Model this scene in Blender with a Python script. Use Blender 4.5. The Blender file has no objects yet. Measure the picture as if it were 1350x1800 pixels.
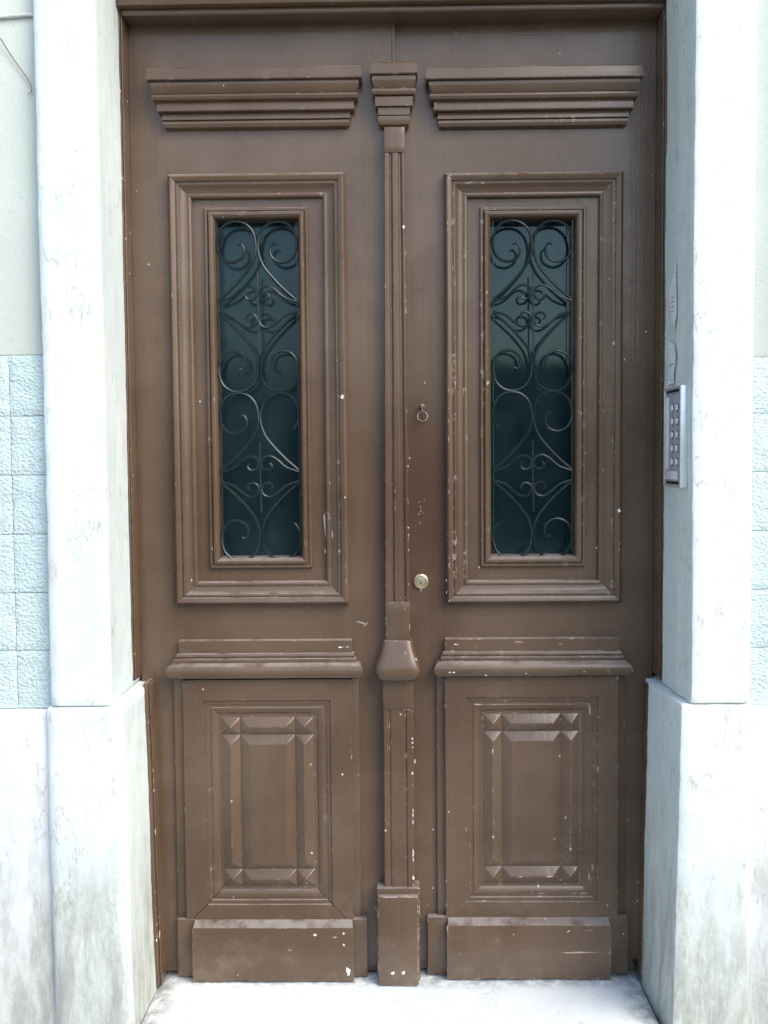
import bpy, bmesh, math, random
from mathutils import Vector, noise

random.seed(7)
sc = bpy.context.scene
C = sc.collection
R = math.radians

# ------------------------------------------------------------------ camera
cd = bpy.data.cameras.new('camera')
cam = bpy.data.objects.new('camera', cd)
C.objects.link(cam)
sc.camera = cam
YAW, PITCH, ROLL = R(0.8565), R(3.1248), R(0.4623)
cam.location = (0.013, -2.5, 1.318)
from mathutils import Matrix
fwd = Vector((-math.sin(YAW) * math.cos(PITCH), math.cos(YAW) * math.cos(PITCH), -math.sin(PITCH)))
right0 = Vector((math.cos(YAW), math.sin(YAW), 0))
up0 = right0.cross(fwd)
rightv = right0 * math.cos(ROLL) - up0 * math.sin(ROLL)
upv = right0 * math.sin(ROLL) + up0 * math.cos(ROLL)
M3 = Matrix((rightv, upv, -fwd)).transposed()
cam.rotation_euler = M3.to_euler()
cd.sensor_fit = 'VERTICAL'
cd.sensor_height = 36.0
cd.lens = 36.0 * 1766 / 1800
cd.clip_start = 0.05
cd.clip_end = 2000

# ------------------------------------------------------------------ light
SUN_AZ, SUN_EL = R(46), R(44)          # azimuth measured from straight out of the door towards the right
w = bpy.data.worlds.new('World'); sc.world = w; w.use_nodes = True
nt = w.node_tree; nt.nodes.clear()
sky = nt.nodes.new('ShaderNodeTexSky'); sky.sky_type = 'NISHITA'; sky.sun_disc = False
sky.sun_elevation = SUN_EL
sky.sun_rotation = math.pi - SUN_AZ
sky.air_density = 1.2; sky.dust_density = 2.4; sky.ozone_density = 1.0
bg = nt.nodes.new('ShaderNodeBackground'); bg.inputs[1].default_value = 0.15
wo = nt.nodes.new('ShaderNodeOutputWorld')
nt.links.new(sky.outputs[0], bg.inputs[0]); nt.links.new(bg.outputs[0], wo.inputs[0])

sl = bpy.data.lights.new('sun', 'SUN'); sl.energy = 1.05; sl.angle = R(45); sl.color = (1.0, 0.985, 0.95)
so = bpy.data.objects.new('sun', sl); C.objects.link(so)
sdir = Vector((math.sin(SUN_AZ) * math.cos(SUN_EL), -math.cos(SUN_AZ) * math.cos(SUN_EL), math.sin(SUN_EL)))
so.rotation_euler = sdir.to_track_quat('Z', 'Y').to_euler()
so.location = (1, -4, 5)

vs = sc.view_settings
vs.view_transform = 'Standard'; vs.look = 'None'; vs.gamma = 1; vs.use_curve_mapping = False
vs.exposure = 1.15
sc.cycles.max_bounces = 5; sc.cycles.diffuse_bounces = 3; sc.cycles.glossy_bounces = 3; sc.cycles.transmission_bounces = 4
sc.cycles.use_denoising = True

# ------------------------------------------------------------------ materials
class NT:
    def __init__(s, name):
        s.m = bpy.data.materials.new(name); s.m.use_nodes = True
        s.t = s.m.node_tree; s.t.nodes.clear()
        s.out = s.n('ShaderNodeOutputMaterial')
        s.tc = s.n('ShaderNodeTexCoord').outputs['Object']
    def n(s, t, **kw):
        x = s.t.nodes.new(t)
        for k, v in kw.items(): setattr(x, k, v)
        return x
    def l(s, a, b): s.t.links.new(a, b)
    def put(s, sock, v):
        if hasattr(v, 'is_output') or isinstance(v, bpy.types.NodeSocket): s.l(v, sock)
        else: sock.default_value = v
    def map(s, sc3, off=(0, 0, 0), src=None):
        m = s.n('ShaderNodeMapping'); s.l(src or s.tc, m.inputs[0])
        m.inputs['Scale'].default_value = sc3; m.inputs['Location'].default_value = off
        return m.outputs[0]
    def noise(s, vec, scale, detail=4, rough=0.55, dist=0.0):
        x = s.n('ShaderNodeTexNoise'); s.l(vec, x.inputs['Vector'])
        x.inputs['Scale'].default_value = scale; x.inputs['Detail'].default_value = detail
        x.inputs['Roughness'].default_value = rough; x.inputs['Distortion'].default_value = dist
        return x.outputs['Fac']
    def voro(s, vec, scale, feature='F1', out='Distance', rnd=1.0):
        x = s.n('ShaderNodeTexVoronoi', feature=feature); s.l(vec, x.inputs['Vector'])
        x.inputs['Scale'].default_value = scale; x.inputs['Randomness'].default_value = rnd
        return x.outputs[out]
    def ramp(s, f, a, b, va=0.0, vb=1.0):
        x = s.n('ShaderNodeMapRange', interpolation_type='SMOOTHSTEP'); s.put(x.inputs[0], f)
        x.inputs[1].default_value = a; x.inputs[2].default_value = b
        x.inputs[3].default_value = va; x.inputs[4].default_value = vb
        return x.outputs[0]
    def math(s, op, a, b=0.0, c=0.0):
        x = s.n('ShaderNodeMath', operation=op); s.put(x.inputs[0], a); s.put(x.inputs[1], b)
        if op == 'MULTIPLY_ADD': s.put(x.inputs[2], c)
        return x.outputs[0]
    def mix(s, f, a, b):
        x = s.n('ShaderNodeMix', data_type='RGBA'); s.put(x.inputs[0], f)
        s.put(x.inputs[6], a if not isinstance(a, tuple) else (*a, 1)); s.put(x.inputs[7], b if not isinstance(b, tuple) else (*b, 1))
        return x.outputs[2]
    def xyz(s, src=None):
        x = s.n('ShaderNodeSeparateXYZ'); s.l(src or s.tc, x.inputs[0]); return x.outputs
    def bump(s, h, strength, dist, prev=None):
        x = s.n('ShaderNodeBump'); s.l(h, x.inputs['Height']); x.inputs['Strength'].default_value = strength
        x.inputs['Distance'].default_value = dist
        if prev: s.l(prev, x.inputs['Normal'])
        return x.outputs[0]
    def attr(s, name):
        x = s.n('ShaderNodeAttribute', attribute_type='OBJECT', attribute_name=name); return x.outputs['Fac']
    def bsdf(s, col, rough, nrm=None, spec=0.5, metal=0.0):
        b = s.n('ShaderNodeBsdfPrincipled')
        s.put(b.inputs['Base Color'], col if not isinstance(col, tuple) else (*col, 1))
        s.put(b.inputs['Roughness'], rough); b.inputs['Specular IOR Level'].default_value = spec
        b.inputs['Metallic'].default_value = metal
        if nrm: s.l(nrm, b.inputs['Normal'])
        s.l(b.outputs[0], s.out.inputs[0]); return b

def paint(name, axis, edges=True):
    k = NT(name)
    st = {'z': (60, 60, 3.0), 'x': (3.0, 60, 60)}[axis]
    grain = k.noise(k.map(st), 1.0, 4, 0.6, 0.3)
    big = k.noise(k.tc, 2.3, 3, 0.6)
    mid = k.noise(k.tc, 17, 4, 0.65)
    c = k.mix(k.ramp(big, 0.36, 0.64), (0.086, 0.053, 0.032), (0.121, 0.080, 0.052))
    c = k.mix(k.math('MULTIPLY', k.ramp(mid, 0.45, 0.75), 0.22), c, (0.070, 0.040, 0.023))
    c = k.mix(k.math('MULTIPLY', k.ramp(grain, 0.55, 0.8), 0.15), c, (0.165, 0.115, 0.082))
    wear = k.attr('wear')
    # brush marks and faded runs down the paint
    br = k.noise(k.map({'z': (170, 170, 2.2), 'x': (2.2, 170, 170)}[axis], (1, 2, 3)), 1.0, 2, 0.5)
    c = k.mix(k.math('MULTIPLY', k.ramp(br, 0.35, 0.75), 0.16), c, (0.066, 0.038, 0.022))
    run = k.noise(k.map((14, 14, 0.9), (6, 1, 4)), 1.0, 4, 0.6)
    c = k.mix(k.math('MULTIPLY', k.ramp(run, 0.52, 0.75), 0.18), c, (0.160, 0.112, 0.076))
    # hand grime round the lock and pull
    px = k.xyz()
    gx = k.math('POWER', k.math('DIVIDE', k.math('SUBTRACT', px[0], 0.075), 0.085), 2.0)
    gz = k.math('POWER', k.math('DIVIDE', k.math('SUBTRACT', px[2], 1.20), 0.36), 2.0)
    gg = k.math('POWER', 2.718, k.math('MULTIPLY', k.math('ADD', gx, gz), -1.0))
    gr = k.math('MULTIPLY', gg, k.ramp(mid, 0.2, 0.7, 0.45, 0.9))
    c = k.mix(gr, c, (0.052, 0.024, 0.014))
    # street dust on ledges, scuffs on the foot of the door
    geo = k.n('ShaderNodeNewGeometry')
    nz = k.xyz(geo.outputs['Normal'])[2]
    dust = k.math('MULTIPLY', k.ramp(nz, 0.45, 0.95), k.ramp(mid, 0.25, 0.6))
    c = k.mix(k.math('MULTIPLY', dust, 0.60), c, (0.33, 0.30, 0.28))
    sn = k.noise(k.map((1, 1, 1), (3, 1, 7)), 6, 5, 0.75)
    zz = k.xyz()[2]
    scuff = k.math('MULTIPLY', k.ramp(sn, 0.5, 0.75), k.ramp(zz, 0.75, 0.0))
    c = k.mix(k.math('MULTIPLY', scuff, 0.30), c, (0.26, 0.205, 0.16))
    # flecks where the paint has come off
    cell = k.n('ShaderNodeTexVoronoi'); k.l(k.map((1, 1, 0.75)), cell.inputs['Vector']); cell.inputs['Scale'].default_value = 75
    cr = k.xyz(cell.outputs['Color'])[0]
    foot = k.ramp(zz, 0.9, 0.25, 0.0, 0.018)
    pick = k.ramp(k.math('ADD', k.math('MULTIPLY_ADD', wear, 0.035, cr), foot), 0.996, 1.004)
    ragged = k.math('MULTIPLY_ADD', k.noise(k.tc, 330, 2, 0.6), 0.45, cell.outputs['Distance'])
    chips = k.math('MULTIPLY', pick, k.ramp(ragged, 0.40, 0.33))
    if edges:                                   # rubbed and chipped arrises
        bv = k.n('ShaderNodeBevel', samples=3); bv.inputs[0].default_value = 0.0030
        dp = k.n('ShaderNodeVectorMath', operation='DOT_PRODUCT'); k.l(bv.outputs[0], dp.inputs[0]); k.l(geo.outputs['Normal'], dp.inputs[1])
        edge = k.ramp(dp.outputs['Value'], 0.985, 0.90)
        en = k.noise(k.map((1, 1, 1), (9, 4, 2)), 48, 3, 0.65)
        en2 = k.noise(k.map((1, 1, 1), (2, 8, 3)), 5, 2, 0.5)
        thr = k.math('SUBTRACT', k.math('MULTIPLY_ADD', wear, 0.17, en), k.math('MULTIPLY', en2, 0.30))
        chip = k.math('MULTIPLY', edge, k.ramp(thr, 0.53, 0.58))
        c = k.mix(k.math('MULTIPLY', k.math('MULTIPLY', edge, k.ramp(en, 0.3, 0.7)), 0.30), c, (0.26, 0.20, 0.155))
        chips = k.math('MAXIMUM', chip, chips)
    bare = k.mix(k.ramp(mid, 0.35, 0.6), (0.46, 0.32, 0.23), (0.82, 0.76, 0.68))
    c = k.mix(chips, c, bare)
    rough = k.math('ADD', k.ramp(mid, 0.3, 0.8, 0.20, 0.33), k.math('MULTIPLY', k.math('MAXIMUM', chips, dust), 0.35))
    h = k.math('MULTIPLY_ADD', br, 0.40, k.math('MULTIPLY_ADD', big, 3.0, k.math('MULTIPLY_ADD', grain, 0.55, k.math('MULTIPLY', k.noise(k.tc, 150, 2, 0.6), 0.16))))
    k.bsdf(c, rough, k.bump(h, 0.8, 0.0010), 0.5)
    return k.m

def stone(name, base=(0.715, 0.785, 0.755), tint=(0.63, 0.71, 0.70), dirt_h=0.62, vein=0.45, blotch=0.30, edge_dirt=False):
    k = NT(name)
    z = k.xyz()[2]
    big = k.noise(k.tc, 3.0, 5, 0.6)
    mott = k.noise(k.map((1, 1, 0.6)), 22, 6, 0.7)
    c = k.mix(k.ramp(big, 0.35, 0.68), base, tint)
    c = k.mix(k.math('MULTIPLY', k.ramp(mott, 0.48, 0.8), blotch), c, (0.50, 0.50, 0.50))
    # wandering upright hairline veins
    vv = k.map((1, 1, 0.32))
    warp = k.n('ShaderNodeVectorMath', operation='ADD')
    nz = k.n('ShaderNodeTexNoise'); k.l(vv, nz.inputs['Vector']); nz.inputs['Scale'].default_value = 16; nz.inputs['Detail'].default_value = 5
    sub = k.n('ShaderNodeVectorMath', operation='SCALE'); k.l(nz.outputs['Color'], sub.inputs[0]); sub.inputs['Scale'].default_value = 0.10
    k.l(vv, warp.inputs[0]); k.l(sub.outputs[0], warp.inputs[1])
    ve = k.voro(warp.outputs[0], 24, 'DISTANCE_TO_EDGE')
    vm = k.ramp(k.noise(k.map((1, 1, 1), (4, 4, 4)), 11, 4, 0.7), 0.53, 0.66)
    veins = k.math('MULTIPLY', k.ramp(ve, 0.045, 0.008), vm)
    c = k.mix(k.math('MULTIPLY', veins, vein), c, (0.22, 0.21, 0.19))
    # short upright hair cracks and rain streaks
    hc = k.noise(k.map((34, 34, 7), (2, 7, 1)), 1.0, 3, 0.6)
    hm = k.ramp(k.noise(k.map((1, 1, 0.7), (7, 7, 2)), 13, 3, 0.6), 0.54, 0.62)
    hair = k.math('MULTIPLY', k.ramp(k.math('ABSOLUTE', k.math('SUBTRACT', hc, 0.5)), 0.016, 0.004), hm)
    c = k.mix(k.math('MULTIPLY', hair, 0.42), c, (0.20, 0.20, 0.19))
    stk = k.noise(k.map((46, 46, 9), (5, 5, 5)), 1.0, 5, 0.7)
    c = k.mix(k.math('MULTIPLY', k.ramp(stk, 0.46, 0.72), 0.05 if edge_dirt else 0.26), c, (0.46, 0.48, 0.48))
    warm = k.ramp(k.noise(k.map((1, 1, 0.5), (11, 3, 6)), 6, 4, 0.65), 0.56, 0.72)
    c = k.mix(k.math('MULTIPLY', warm, 0.15 if edge_dirt else 0.30), c, (0.66, 0.56, 0.46))
    # pits
    pv = k.voro(k.tc, 60)
    pm = k.ramp(k.noise(k.map((1, 1, 1), (8, 1, 3)), 10, 3), 0.58, 0.72)
    pits = k.math('MULTIPLY', k.ramp(pv, 0.22, 0.10), pm)
    c = k.mix(k.math('MULTIPLY', pits, 0.55), c, (0.30, 0.30, 0.29))
    # splashed street dirt, upright streaks
    sn = k.noise(k.map((22, 22, 5)), 1.0, 6, 0.75)
    sn2 = k.noise(k.map((1, 1, 1), (1, 9, 2)), 5, 5, 0.7)
    h = k.math('MULTIPLY_ADD', k.math('SUBTRACT', sn2, 0.5), -0.55, z)
    reach = k.ramp(h, dirt_h, -0.08)
    dirt = k.math('MULTIPLY', reach, k.ramp(sn, 0.36, 0.66))
    if not edge_dirt:
        c = k.mix(k.math('MULTIPLY', dirt, 0.85), c, (0.22, 0.22, 0.18))
        c = k.mix(k.math('MULTIPLY', reach, 0.45), c, (0.38, 0.39, 0.34))
    hh = k.math('MULTIPLY_ADD', k.noise(k.tc, 9, 4, 0.65), 3.0, k.math('MULTIPLY', k.noise(k.tc, 120, 3, 0.65), 0.55))
    if edge_dirt:                               # grit gathered against the door and jambs
        e = k.xyz()
        ex = k.ramp(k.math('ABSOLUTE', k.math('SUBTRACT', e[0], 0.005)), 0.52, 0.60)
        ey = k.ramp(e[1], -0.085, -0.02)
        gm = k.math('MULTIPLY', k.math('MAXIMUM', ex, ey), k.ramp(k.noise(k.tc, 28, 5, 0.7), 0.36, 0.62))
        c = k.mix(k.math('MULTIPLY', gm, 0.75), c, (0.20, 0.21, 0.23))
    n1 = k.bump(hh, 0.8, 0.0012)
    k.bsdf(c, k.ramp(mott, 0.3, 0.8, 0.55, 0.8), n1, 0.35)
    return k.m

def plaster(name, c1, c2, rough_scale=160, amp=0.0016, strength=0.6, lumps=0.0):
    k = NT(name)
    big = k.noise(k.tc, 2.0, 5, 0.6)
    sm = k.noise(k.tc, 45, 4, 0.7)
    c = k.mix(k.ramp(big, 0.3, 0.7), c1, c2)
    c = k.mix(k.math('MULTIPLY', k.ramp(sm, 0.55, 0.8), 0.35), c, tuple(v * 0.6 for v in c2))
    f = k.noise(k.map((1, 1, 1.3)), rough_scale, 4, 0.6)
    n1 = k.bump(f, strength, amp)
    if lumps:
        v = k.voro(k.map((1, 1, 1.2)), 140, 'SMOOTH_F1')
        n1 = k.bump(v, lumps, 0.006, n1)
        pit = k.math('MULTIPLY', k.ramp(k.noise(k.map((1, 1, 1.4)), 120, 3, 0.6), 0.58, 0.70), 0.5)
        c = k.mix(pit, c, tuple(v * 0.45 for v in c2))
    k.bsdf(c, 0.85, n1, 0.3)
    return k.m

def plain(name, col, rough=0.5, metal=0.0, bump=0.0, scale=80, var=0.25):
    k = NT(name)
    n = k.noise(k.tc, scale, 4, 0.6)
    c = k.mix(k.ramp(n, 0.35, 0.75), col, tuple(v * (1 - var) for v in col))
    nn = k.bump(n, bump, 0.001) if bump else None
    k.bsdf(c, k.ramp(n, 0.3, 0.8, rough * 0.85, min(1, rough * 1.2)), nn, 0.5, metal)
    return k.m

def glass(name, rough):
    k = NT(name)
    n = k.noise(k.tc, 3.5, 2, 0.5)
    film = k.mix(k.ramp(k.noise(k.tc, 12, 4, 0.6), 0.3, 0.7), (0.022, 0.058, 0.070), (0.04, 0.088, 0.102))
    b = k.bsdf(film, rough, k.bump(n, 0.10, 0.01), 0.5)
    b.inputs['Transmission Weight'].default_value = 0.72
    b.inputs['IOR'].default_value = 1.47
    b.inputs['Specular Tint'].default_value = (0.66, 0.90, 0.98, 1)
    return k.m

def paper(name, lines=True):
    k = NT(name)
    x = k.xyz()
    n = k.noise(k.tc, 30, 4, 0.6)
    c = k.mix(k.ramp(n, 0.4, 0.75), (0.86, 0.88, 0.87), (0.70, 0.75, 0.77))
    if lines:
        s = k.math('FRACT', k.math('MULTIPLY', x[2], 95.0))
        word = k.ramp(k.noise(k.map((1, 260, 14)), 1.0, 2, 0.5), 0.48, 0.54)
        band = k.ramp(k.noise(k.map((1, 1, 1), (3, 3, 3)), 14, 2), 0.48, 0.58)
        ink = k.math('MULTIPLY', k.math('MULTIPLY', k.ramp(s, 0.62, 0.66), word), band)
        c = k.mix(k.math('MULTIPLY', ink, 0.75), c, (0.10, 0.12, 0.14))
    k.bsdf(c, 0.7, None, 0.3)
    return k.m

M = {}
M['wood_z'] = paint('brown_paint_upright', 'z')
M['wood_x'] = paint('brown_paint_level', 'x')
M['flat_z'] = paint('brown_paint_upright_board', 'z', False)
M['flat_x'] = paint('brown_paint_level_board', 'x', False)
M['stone'] = stone('limestone')
M['stone_base'] = stone('limestone_base', (0.74, 0.77, 0.77), (0.66, 0.71, 0.73), 0.66, 0.5)
M['step'] = stone('step_stone', (0.74, 0.76, 0.73), (0.64, 0.69, 0.72), 0.0, 0.5, 0.30, True)
M['plaster'] = plaster('green_plaster', (0.60, 0.66, 0.62), (0.52, 0.58, 0.54))
M['roughcast'] = plaster('roughcast', (0.58, 0.69, 0.69), (0.50, 0.62, 0.63), 170, 0.003, 0.8, 0.55)
M['joint'] = plaster('joint_mortar', (0.52, 0.58, 0.58), (0.46, 0.53, 0.54))
M['iron'] = plain('dark_green_iron', (0.010, 0.024, 0.028), 0.30, 0.0, 0.3, 220, 0.5)
M['glass'] = glass('pane_glass', 0.065)
M['old_glass'] = glass('hazy_pane_glass', 0.16)
M['putty'] = plain('old_putty', (0.10, 0.075, 0.055), 0.7)
M['steel'] = plain('satin_aluminium', (0.68, 0.72, 0.74), 0.35, 0.5, 0.0, 60, 0.12)
M['plate'] = plain('grey_faceplate', (0.42, 0.45, 0.51), 0.30, 0.0, 0.0, 60, 0.12)
M['gasket'] = plain('black_gasket', (0.012, 0.013, 0.015), 0.6)
M['button'] = plain('white_button', (0.82, 0.83, 0.82), 0.3, 0, 0, 60, 0.06)
M['label'] = paper('name_label', False)
M['brass'] = plain('worn_brass', (0.62, 0.54, 0.36), 0.30, 0.85, 0.1, 150, 0.35)
M['ironring'] = plain('worn_steel_ring', (0.25, 0.21, 0.17), 0.38, 0.8, 0.2, 200, 0.5)
M['black'] = plain('hole_black', (0.01, 0.01, 0.01), 0.6)
M['paper'] = paper('torn_paper')
M['chip'] = plain('bare_primer', (0.82, 0.78, 0.74), 0.75, 0, 0.3, 120, 0.35)
M['scrape'] = plain('grey_scrape', (0.36, 0.33, 0.31), 0.6, 0, 0.2, 180, 0.4)
M['barewood'] = plain('bare_pine', (0.60, 0.40, 0.28), 0.7, 0, 0.3, 160, 0.4)
M['cable'] = plain('painted_cable', (0.62, 0.64, 0.60), 0.6, 0, 0.3, 150, 0.3)
M['twig'] = plain('dry_stem', (0.20, 0.15, 0.12), 0.8, 0, 0.3, 300, 0.5)
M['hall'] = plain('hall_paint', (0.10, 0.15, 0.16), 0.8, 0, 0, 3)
M['paving'] = plaster('street_paving', (0.30, 0.29, 0.27), (0.22, 0.22, 0.21), 60, 0.004, 0.6)
M['house'] = plaster('far_render', (0.10, 0.12, 0.12), (0.07, 0.09, 0.09))
M['roof'] = plaster('far_tiles', (0.20, 0.11, 0.08), (0.15, 0.08, 0.06))

# ------------------------------------------------------------------ helpers
def thing(name, label, cat, loc=(0, 0, 0), group=None):
    o = bpy.data.objects.new(name, None); C.objects.link(o)
    o.location = loc; o.empty_display_size = 0.1
    o['label'] = label; o['category'] = cat
    if group: o['group'] = group
    return o

def origin_of(o):
    v = Vector((0, 0, 0))
    while o: v += o.location; o = o.parent
    return v

def mk(name, verts, faces, mat, parent=None, smooth=35, wear=0.35):
    me = bpy.data.meshes.new(name)
    me.from_pydata([tuple(v) for v in verts], [], faces)
    bm = bmesh.new(); bm.from_mesh(me)
    bmesh.ops.recalc_face_normals(bm, faces=bm.faces)
    bm.to_mesh(me); bm.free()
    return link(name, me, mat, parent, smooth, wear)

def link(name, me, mat, parent=None, smooth=35, wear=0.35):
    o = bpy.data.objects.new(name, me); C.objects.link(o)
    me.materials.append(M[mat] if isinstance(mat, str) else mat)
    if smooth:
        me.polygons.foreach_set('use_smooth', [True] * len(me.polygons))
        me.set_sharp_from_angle(angle=R(smooth))
    if parent:
        o.parent = parent
        o.location = -origin_of(parent)
    o['wear'] = wear
    return o

def wob(v, amp, f=9.0):
    n = noise.noise_vector(Vector(v) * f)
    n2 = noise.noise_vector(Vector(v) * f * 4.1 + Vector((7, 3, 5)))
    return Vector(v) + n * amp + n2 * amp * 0.35

def box(name, x0, x1, y0, y1, z0, z1, mat, parent=None, bev=0.0015, seg=2, wear=0.35, amp=0.0):
    bm = bmesh.new()
    bmesh.ops.create_cube(bm, size=1)
    for v in bm.verts:
        v.co = Vector(((x0 + x1) / 2 + v.co.x * (x1 - x0), (y0 + y1) / 2 + v.co.y * (y1 - y0), (z0 + z1) / 2 + v.co.z * (z1 - z0)))
    if bev:
        bmesh.ops.bevel(bm, geom=bm.edges[:], offset=bev, segments=seg, profile=0.5, affect='EDGES')
    if amp:
        L = max(x1 - x0, z1 - z0); n = max(2, int(L / 0.04))
        es = [e for e in bm.edges if e.calc_length() > 0.5 * L]
        bmesh.ops.subdivide_edges(bm, edges=es, cuts=n, use_grid_fill=True)
        for v in bm.verts: v.co = wob(v.co, amp)
    me = bpy.data.meshes.new(name); bm.to_mesh(me); bm.free()
    return link(name, me, mat, parent, 35, wear)

def frame_strips(name, rect, prof, yb, parent, gap=0.0003, wear=0.35, amp=0.0005, per=0.05, gaps=None):
    """four mitred moulding lengths; prof = [(inset, height)] from the outer edge inwards, height towards the street"""
    x0, x1, z0, z1 = rect
    out = []
    for si, side in enumerate(('top', 'bottom', 'left', 'right')):
        g = (gaps or {}).get(side, gap)
        L = (x1 - x0) if side in ('top', 'bottom') else (z1 - z0)
        n = max(2, int(L / per))
        V, F = [], []
        m = len(prof)
        back = min(p for _, p in prof) - 0.004
        pts = prof + [(prof[-1][0], back), (prof[0][0], back)] if prof[0][1] > back else prof
        m = len(pts)
        for j in range(n + 1):
            t = j / n
            for (i, p) in pts:
                a, b = i + g, -i - g
                if side == 'top':    q = (x0 + a + (x1 - x0 - 2 * i - 2 * g) * t, yb - p, z1 - i)
                elif side == 'bottom': q = (x0 + a + (x1 - x0 - 2 * i - 2 * g) * t, yb - p, z0 + i)
                elif side == 'left': q = (x0 + i, yb - p, z0 + a + (z1 - z0 - 2 * i - 2 * g) * t)
                else:                q = (x1 - i, yb - p, z0 + a + (z1 - z0 - 2 * i - 2 * g) * t)
                V.append(wob(q, amp, 7.0))
        for j in range(n):
            for a in range(m):
                b = (a + 1) % m
                F.append((j * m + a, j * m + b, (j + 1) * m + b, (j + 1) * m + a))
        F.append(tuple(range(m))); F.append(tuple(n * m + a for a in range(m)))
        out.append(mk(name, V, F, 'wood_x' if side in ('top', 'bottom') else 'wood_z', parent, 32, wear))
    return out

def returned(name, xa, xb, prof, yb, parent, mat='wood_x', wear=0.35, amp=0.0006, per=0.05, smooth=32):
    """a moulding run with returned ends; prof = [(projection, z)], ends reach xa-p and xb+p"""
    V, F = [], []
    n = max(2, int((xb - xa) / per))
    if n * per < 0.15: n = 3
    rows = []
    for (p, z) in prof:
        row = [(xa - p, yb + 0.004, z)]
        for j in range(n + 1):
            t = j / n
            row.append((xa - p + (xb - xa + 2 * p) * t, yb - p, z))
        row.append((xb + p, yb + 0.004, z))
        rows.append(row)
    w_ = n + 3
    for row in rows:
        for q in row: V.append(wob(q, amp, 7.0))
    for r in range(len(rows) - 1):
        for j in range(w_ - 1):
            F.append((r * w_ + j, r * w_ + j + 1, (r + 1) * w_ + j + 1, (r + 1) * w_ + j))
    F.append(tuple(range(w_))); F.append(tuple((len(rows) - 1) * w_ + j for j in range(w_)))
    # back
    for r in range(len(rows) - 1):
        F.append((r * w_, (r + 1) * w_, (r + 1) * w_ + w_ - 1, r * w_ + w_ - 1))
    return mk(name, V, F, mat, parent, smooth, wear)

def prism(name, poly, z0, z1, mat, parent, n=1, amp=0.0, f=6.0, smooth=35, wear=0.3, top=None, ends=None):
    """poly = closed XY outline, lofted up; ends(t) -> (scale in x about mean, ...) unused"""
    V, F = [], []; m = len(poly)
    for j in range(n + 1):
        z = z0 + (z1 - z0) * j / n
        for (x, y) in poly:
            V.append(wob((x, y, z), amp, f) if amp else (x, y, z))
    for j in range(n):
        for a in range(m):
            b = (a + 1) % m
            F.append((j * m + a, j * m + b, (j + 1) * m + b, (j + 1) * m + a))
    F.append(tuple(range(m))); F.append(tuple(n * m + a for a in range(m)))
    return mk(name, V, F, mat, parent, smooth, wear)

def stone_loft(name, poly, z0, z1, parent, mat='stone', amp=0.003, rnd=0.006, per=0.04, seed=0.0, z_amp=0.0, tilt=0.0):
    """dressed stone: dense outline lofted with uneven faces and eased top and bottom edges"""
    pts = []
    m = len(poly)
    for i in range(m):
        a, b = Vector(poly[i]), Vector(poly[(i + 1) % m]); L = (b - a).length
        k = max(1, int(L / per))
        for j in range(k): pts.append(a.lerp(b, j / k))
    cx = sum(p.x for p in pts) / len(pts); cy = sum(p.y for p in pts) / len(pts)
    n = max(3, int((z1 - z0) / per))
    zs = [z0, z0 + rnd * 0.3, z0 + rnd] + [z0 + rnd + (z1 - z0 - 2 * rnd) * j / n for j in range(1, n)] + [z1 - rnd, z1 - rnd * 0.3, z1]
    ins = [rnd, rnd * 0.3, 0] + [0] * (n - 1) + [0, rnd * 0.3, rnd]
    V, F = [], []; k = len(pts)
    for z, q in zip(zs, ins):
        for p in pts:
            d = Vector((p.x - cx, p.y - cy)); L = max(abs(d.x), abs(d.y), 1e-6)
            x, y = p.x - d.x / L * q, p.y - d.y / L * q
            nv = noise.noise_vector(Vector((x * 5 + seed, y * 5, z * 3.2))) * amp + noise.noise_vector(Vector((x * 22 + seed, y * 22, z * 18))) * amp * 0.45 + noise.noise_vector(Vector((x * 60 + seed, y * 60, z * 55))) * amp * 0.30
            V.append((x + nv.x + (tilt * z if abs(p.x) < 0.7 else 0), y + nv.y, z + nv.z * z_amp))
    for r in range(len(zs) - 1):
        for a in range(k):
            b = (a + 1) % k
            F.append((r * k + a, r * k + b, (r + 1) * k + b, (r + 1) * k + a))
    F.append(tuple(range(k))); F.append(tuple((len(zs) - 1) * k + a for a in range(k)))
    return mk(name, V, F, mat, parent, 42)

def smooth_path(pts, per=6):
    P = [Vector(p) for p in pts]; P = [P[0] * 2 - P[1]] + P + [P[-1] * 2 - P[-2]]
    out = []
    for i in range(1, len(P) - 2):
        a, b, c, d = P[i - 1:i + 3]
        for j in range(per):
            t = j / per
            out.append(0.5 * ((2 * b) + (c - a) * t + (2 * a - 5 * b + 4 * c - d) * t * t + (3 * b - a - 3 * c + d) * t ** 3))
    out.append(P[-2]); return out

def tube(name, path, r, mat, parent, sides=7, flat=1.0, taper=None, wear=0.3):
    V, F = [], []; n = len(path)
    ref = Vector((0, 1, 0))
    for i, p in enumerate(path):
        t = (path[min(i + 1, n - 1)] - path[max(i - 1, 0)]).normalized()
        u = t.cross(ref)
        u = u.normalized() if u.length > 1e-4 else Vector((1, 0, 0))
        v = u.cross(t).normalized()
        rr = r * (taper(i / (n - 1)) if taper else 1)
        for s in range(sides):
            a = 2 * math.pi * s / sides
            V.append(p + u * math.cos(a) * rr + v * math.sin(a) * rr * flat)
    for i in range(n - 1):
        for s in range(sides):
            b = (s + 1) % sides
            F.append((i * sides + s, i * sides + b, (i + 1) * sides + b, (i + 1) * sides + s))
    F.append(tuple(range(sides))); F.append(tuple((n - 1) * sides + s for s in range(sides)))
    return mk(name, V, F, mat, parent, 60, wear)

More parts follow.
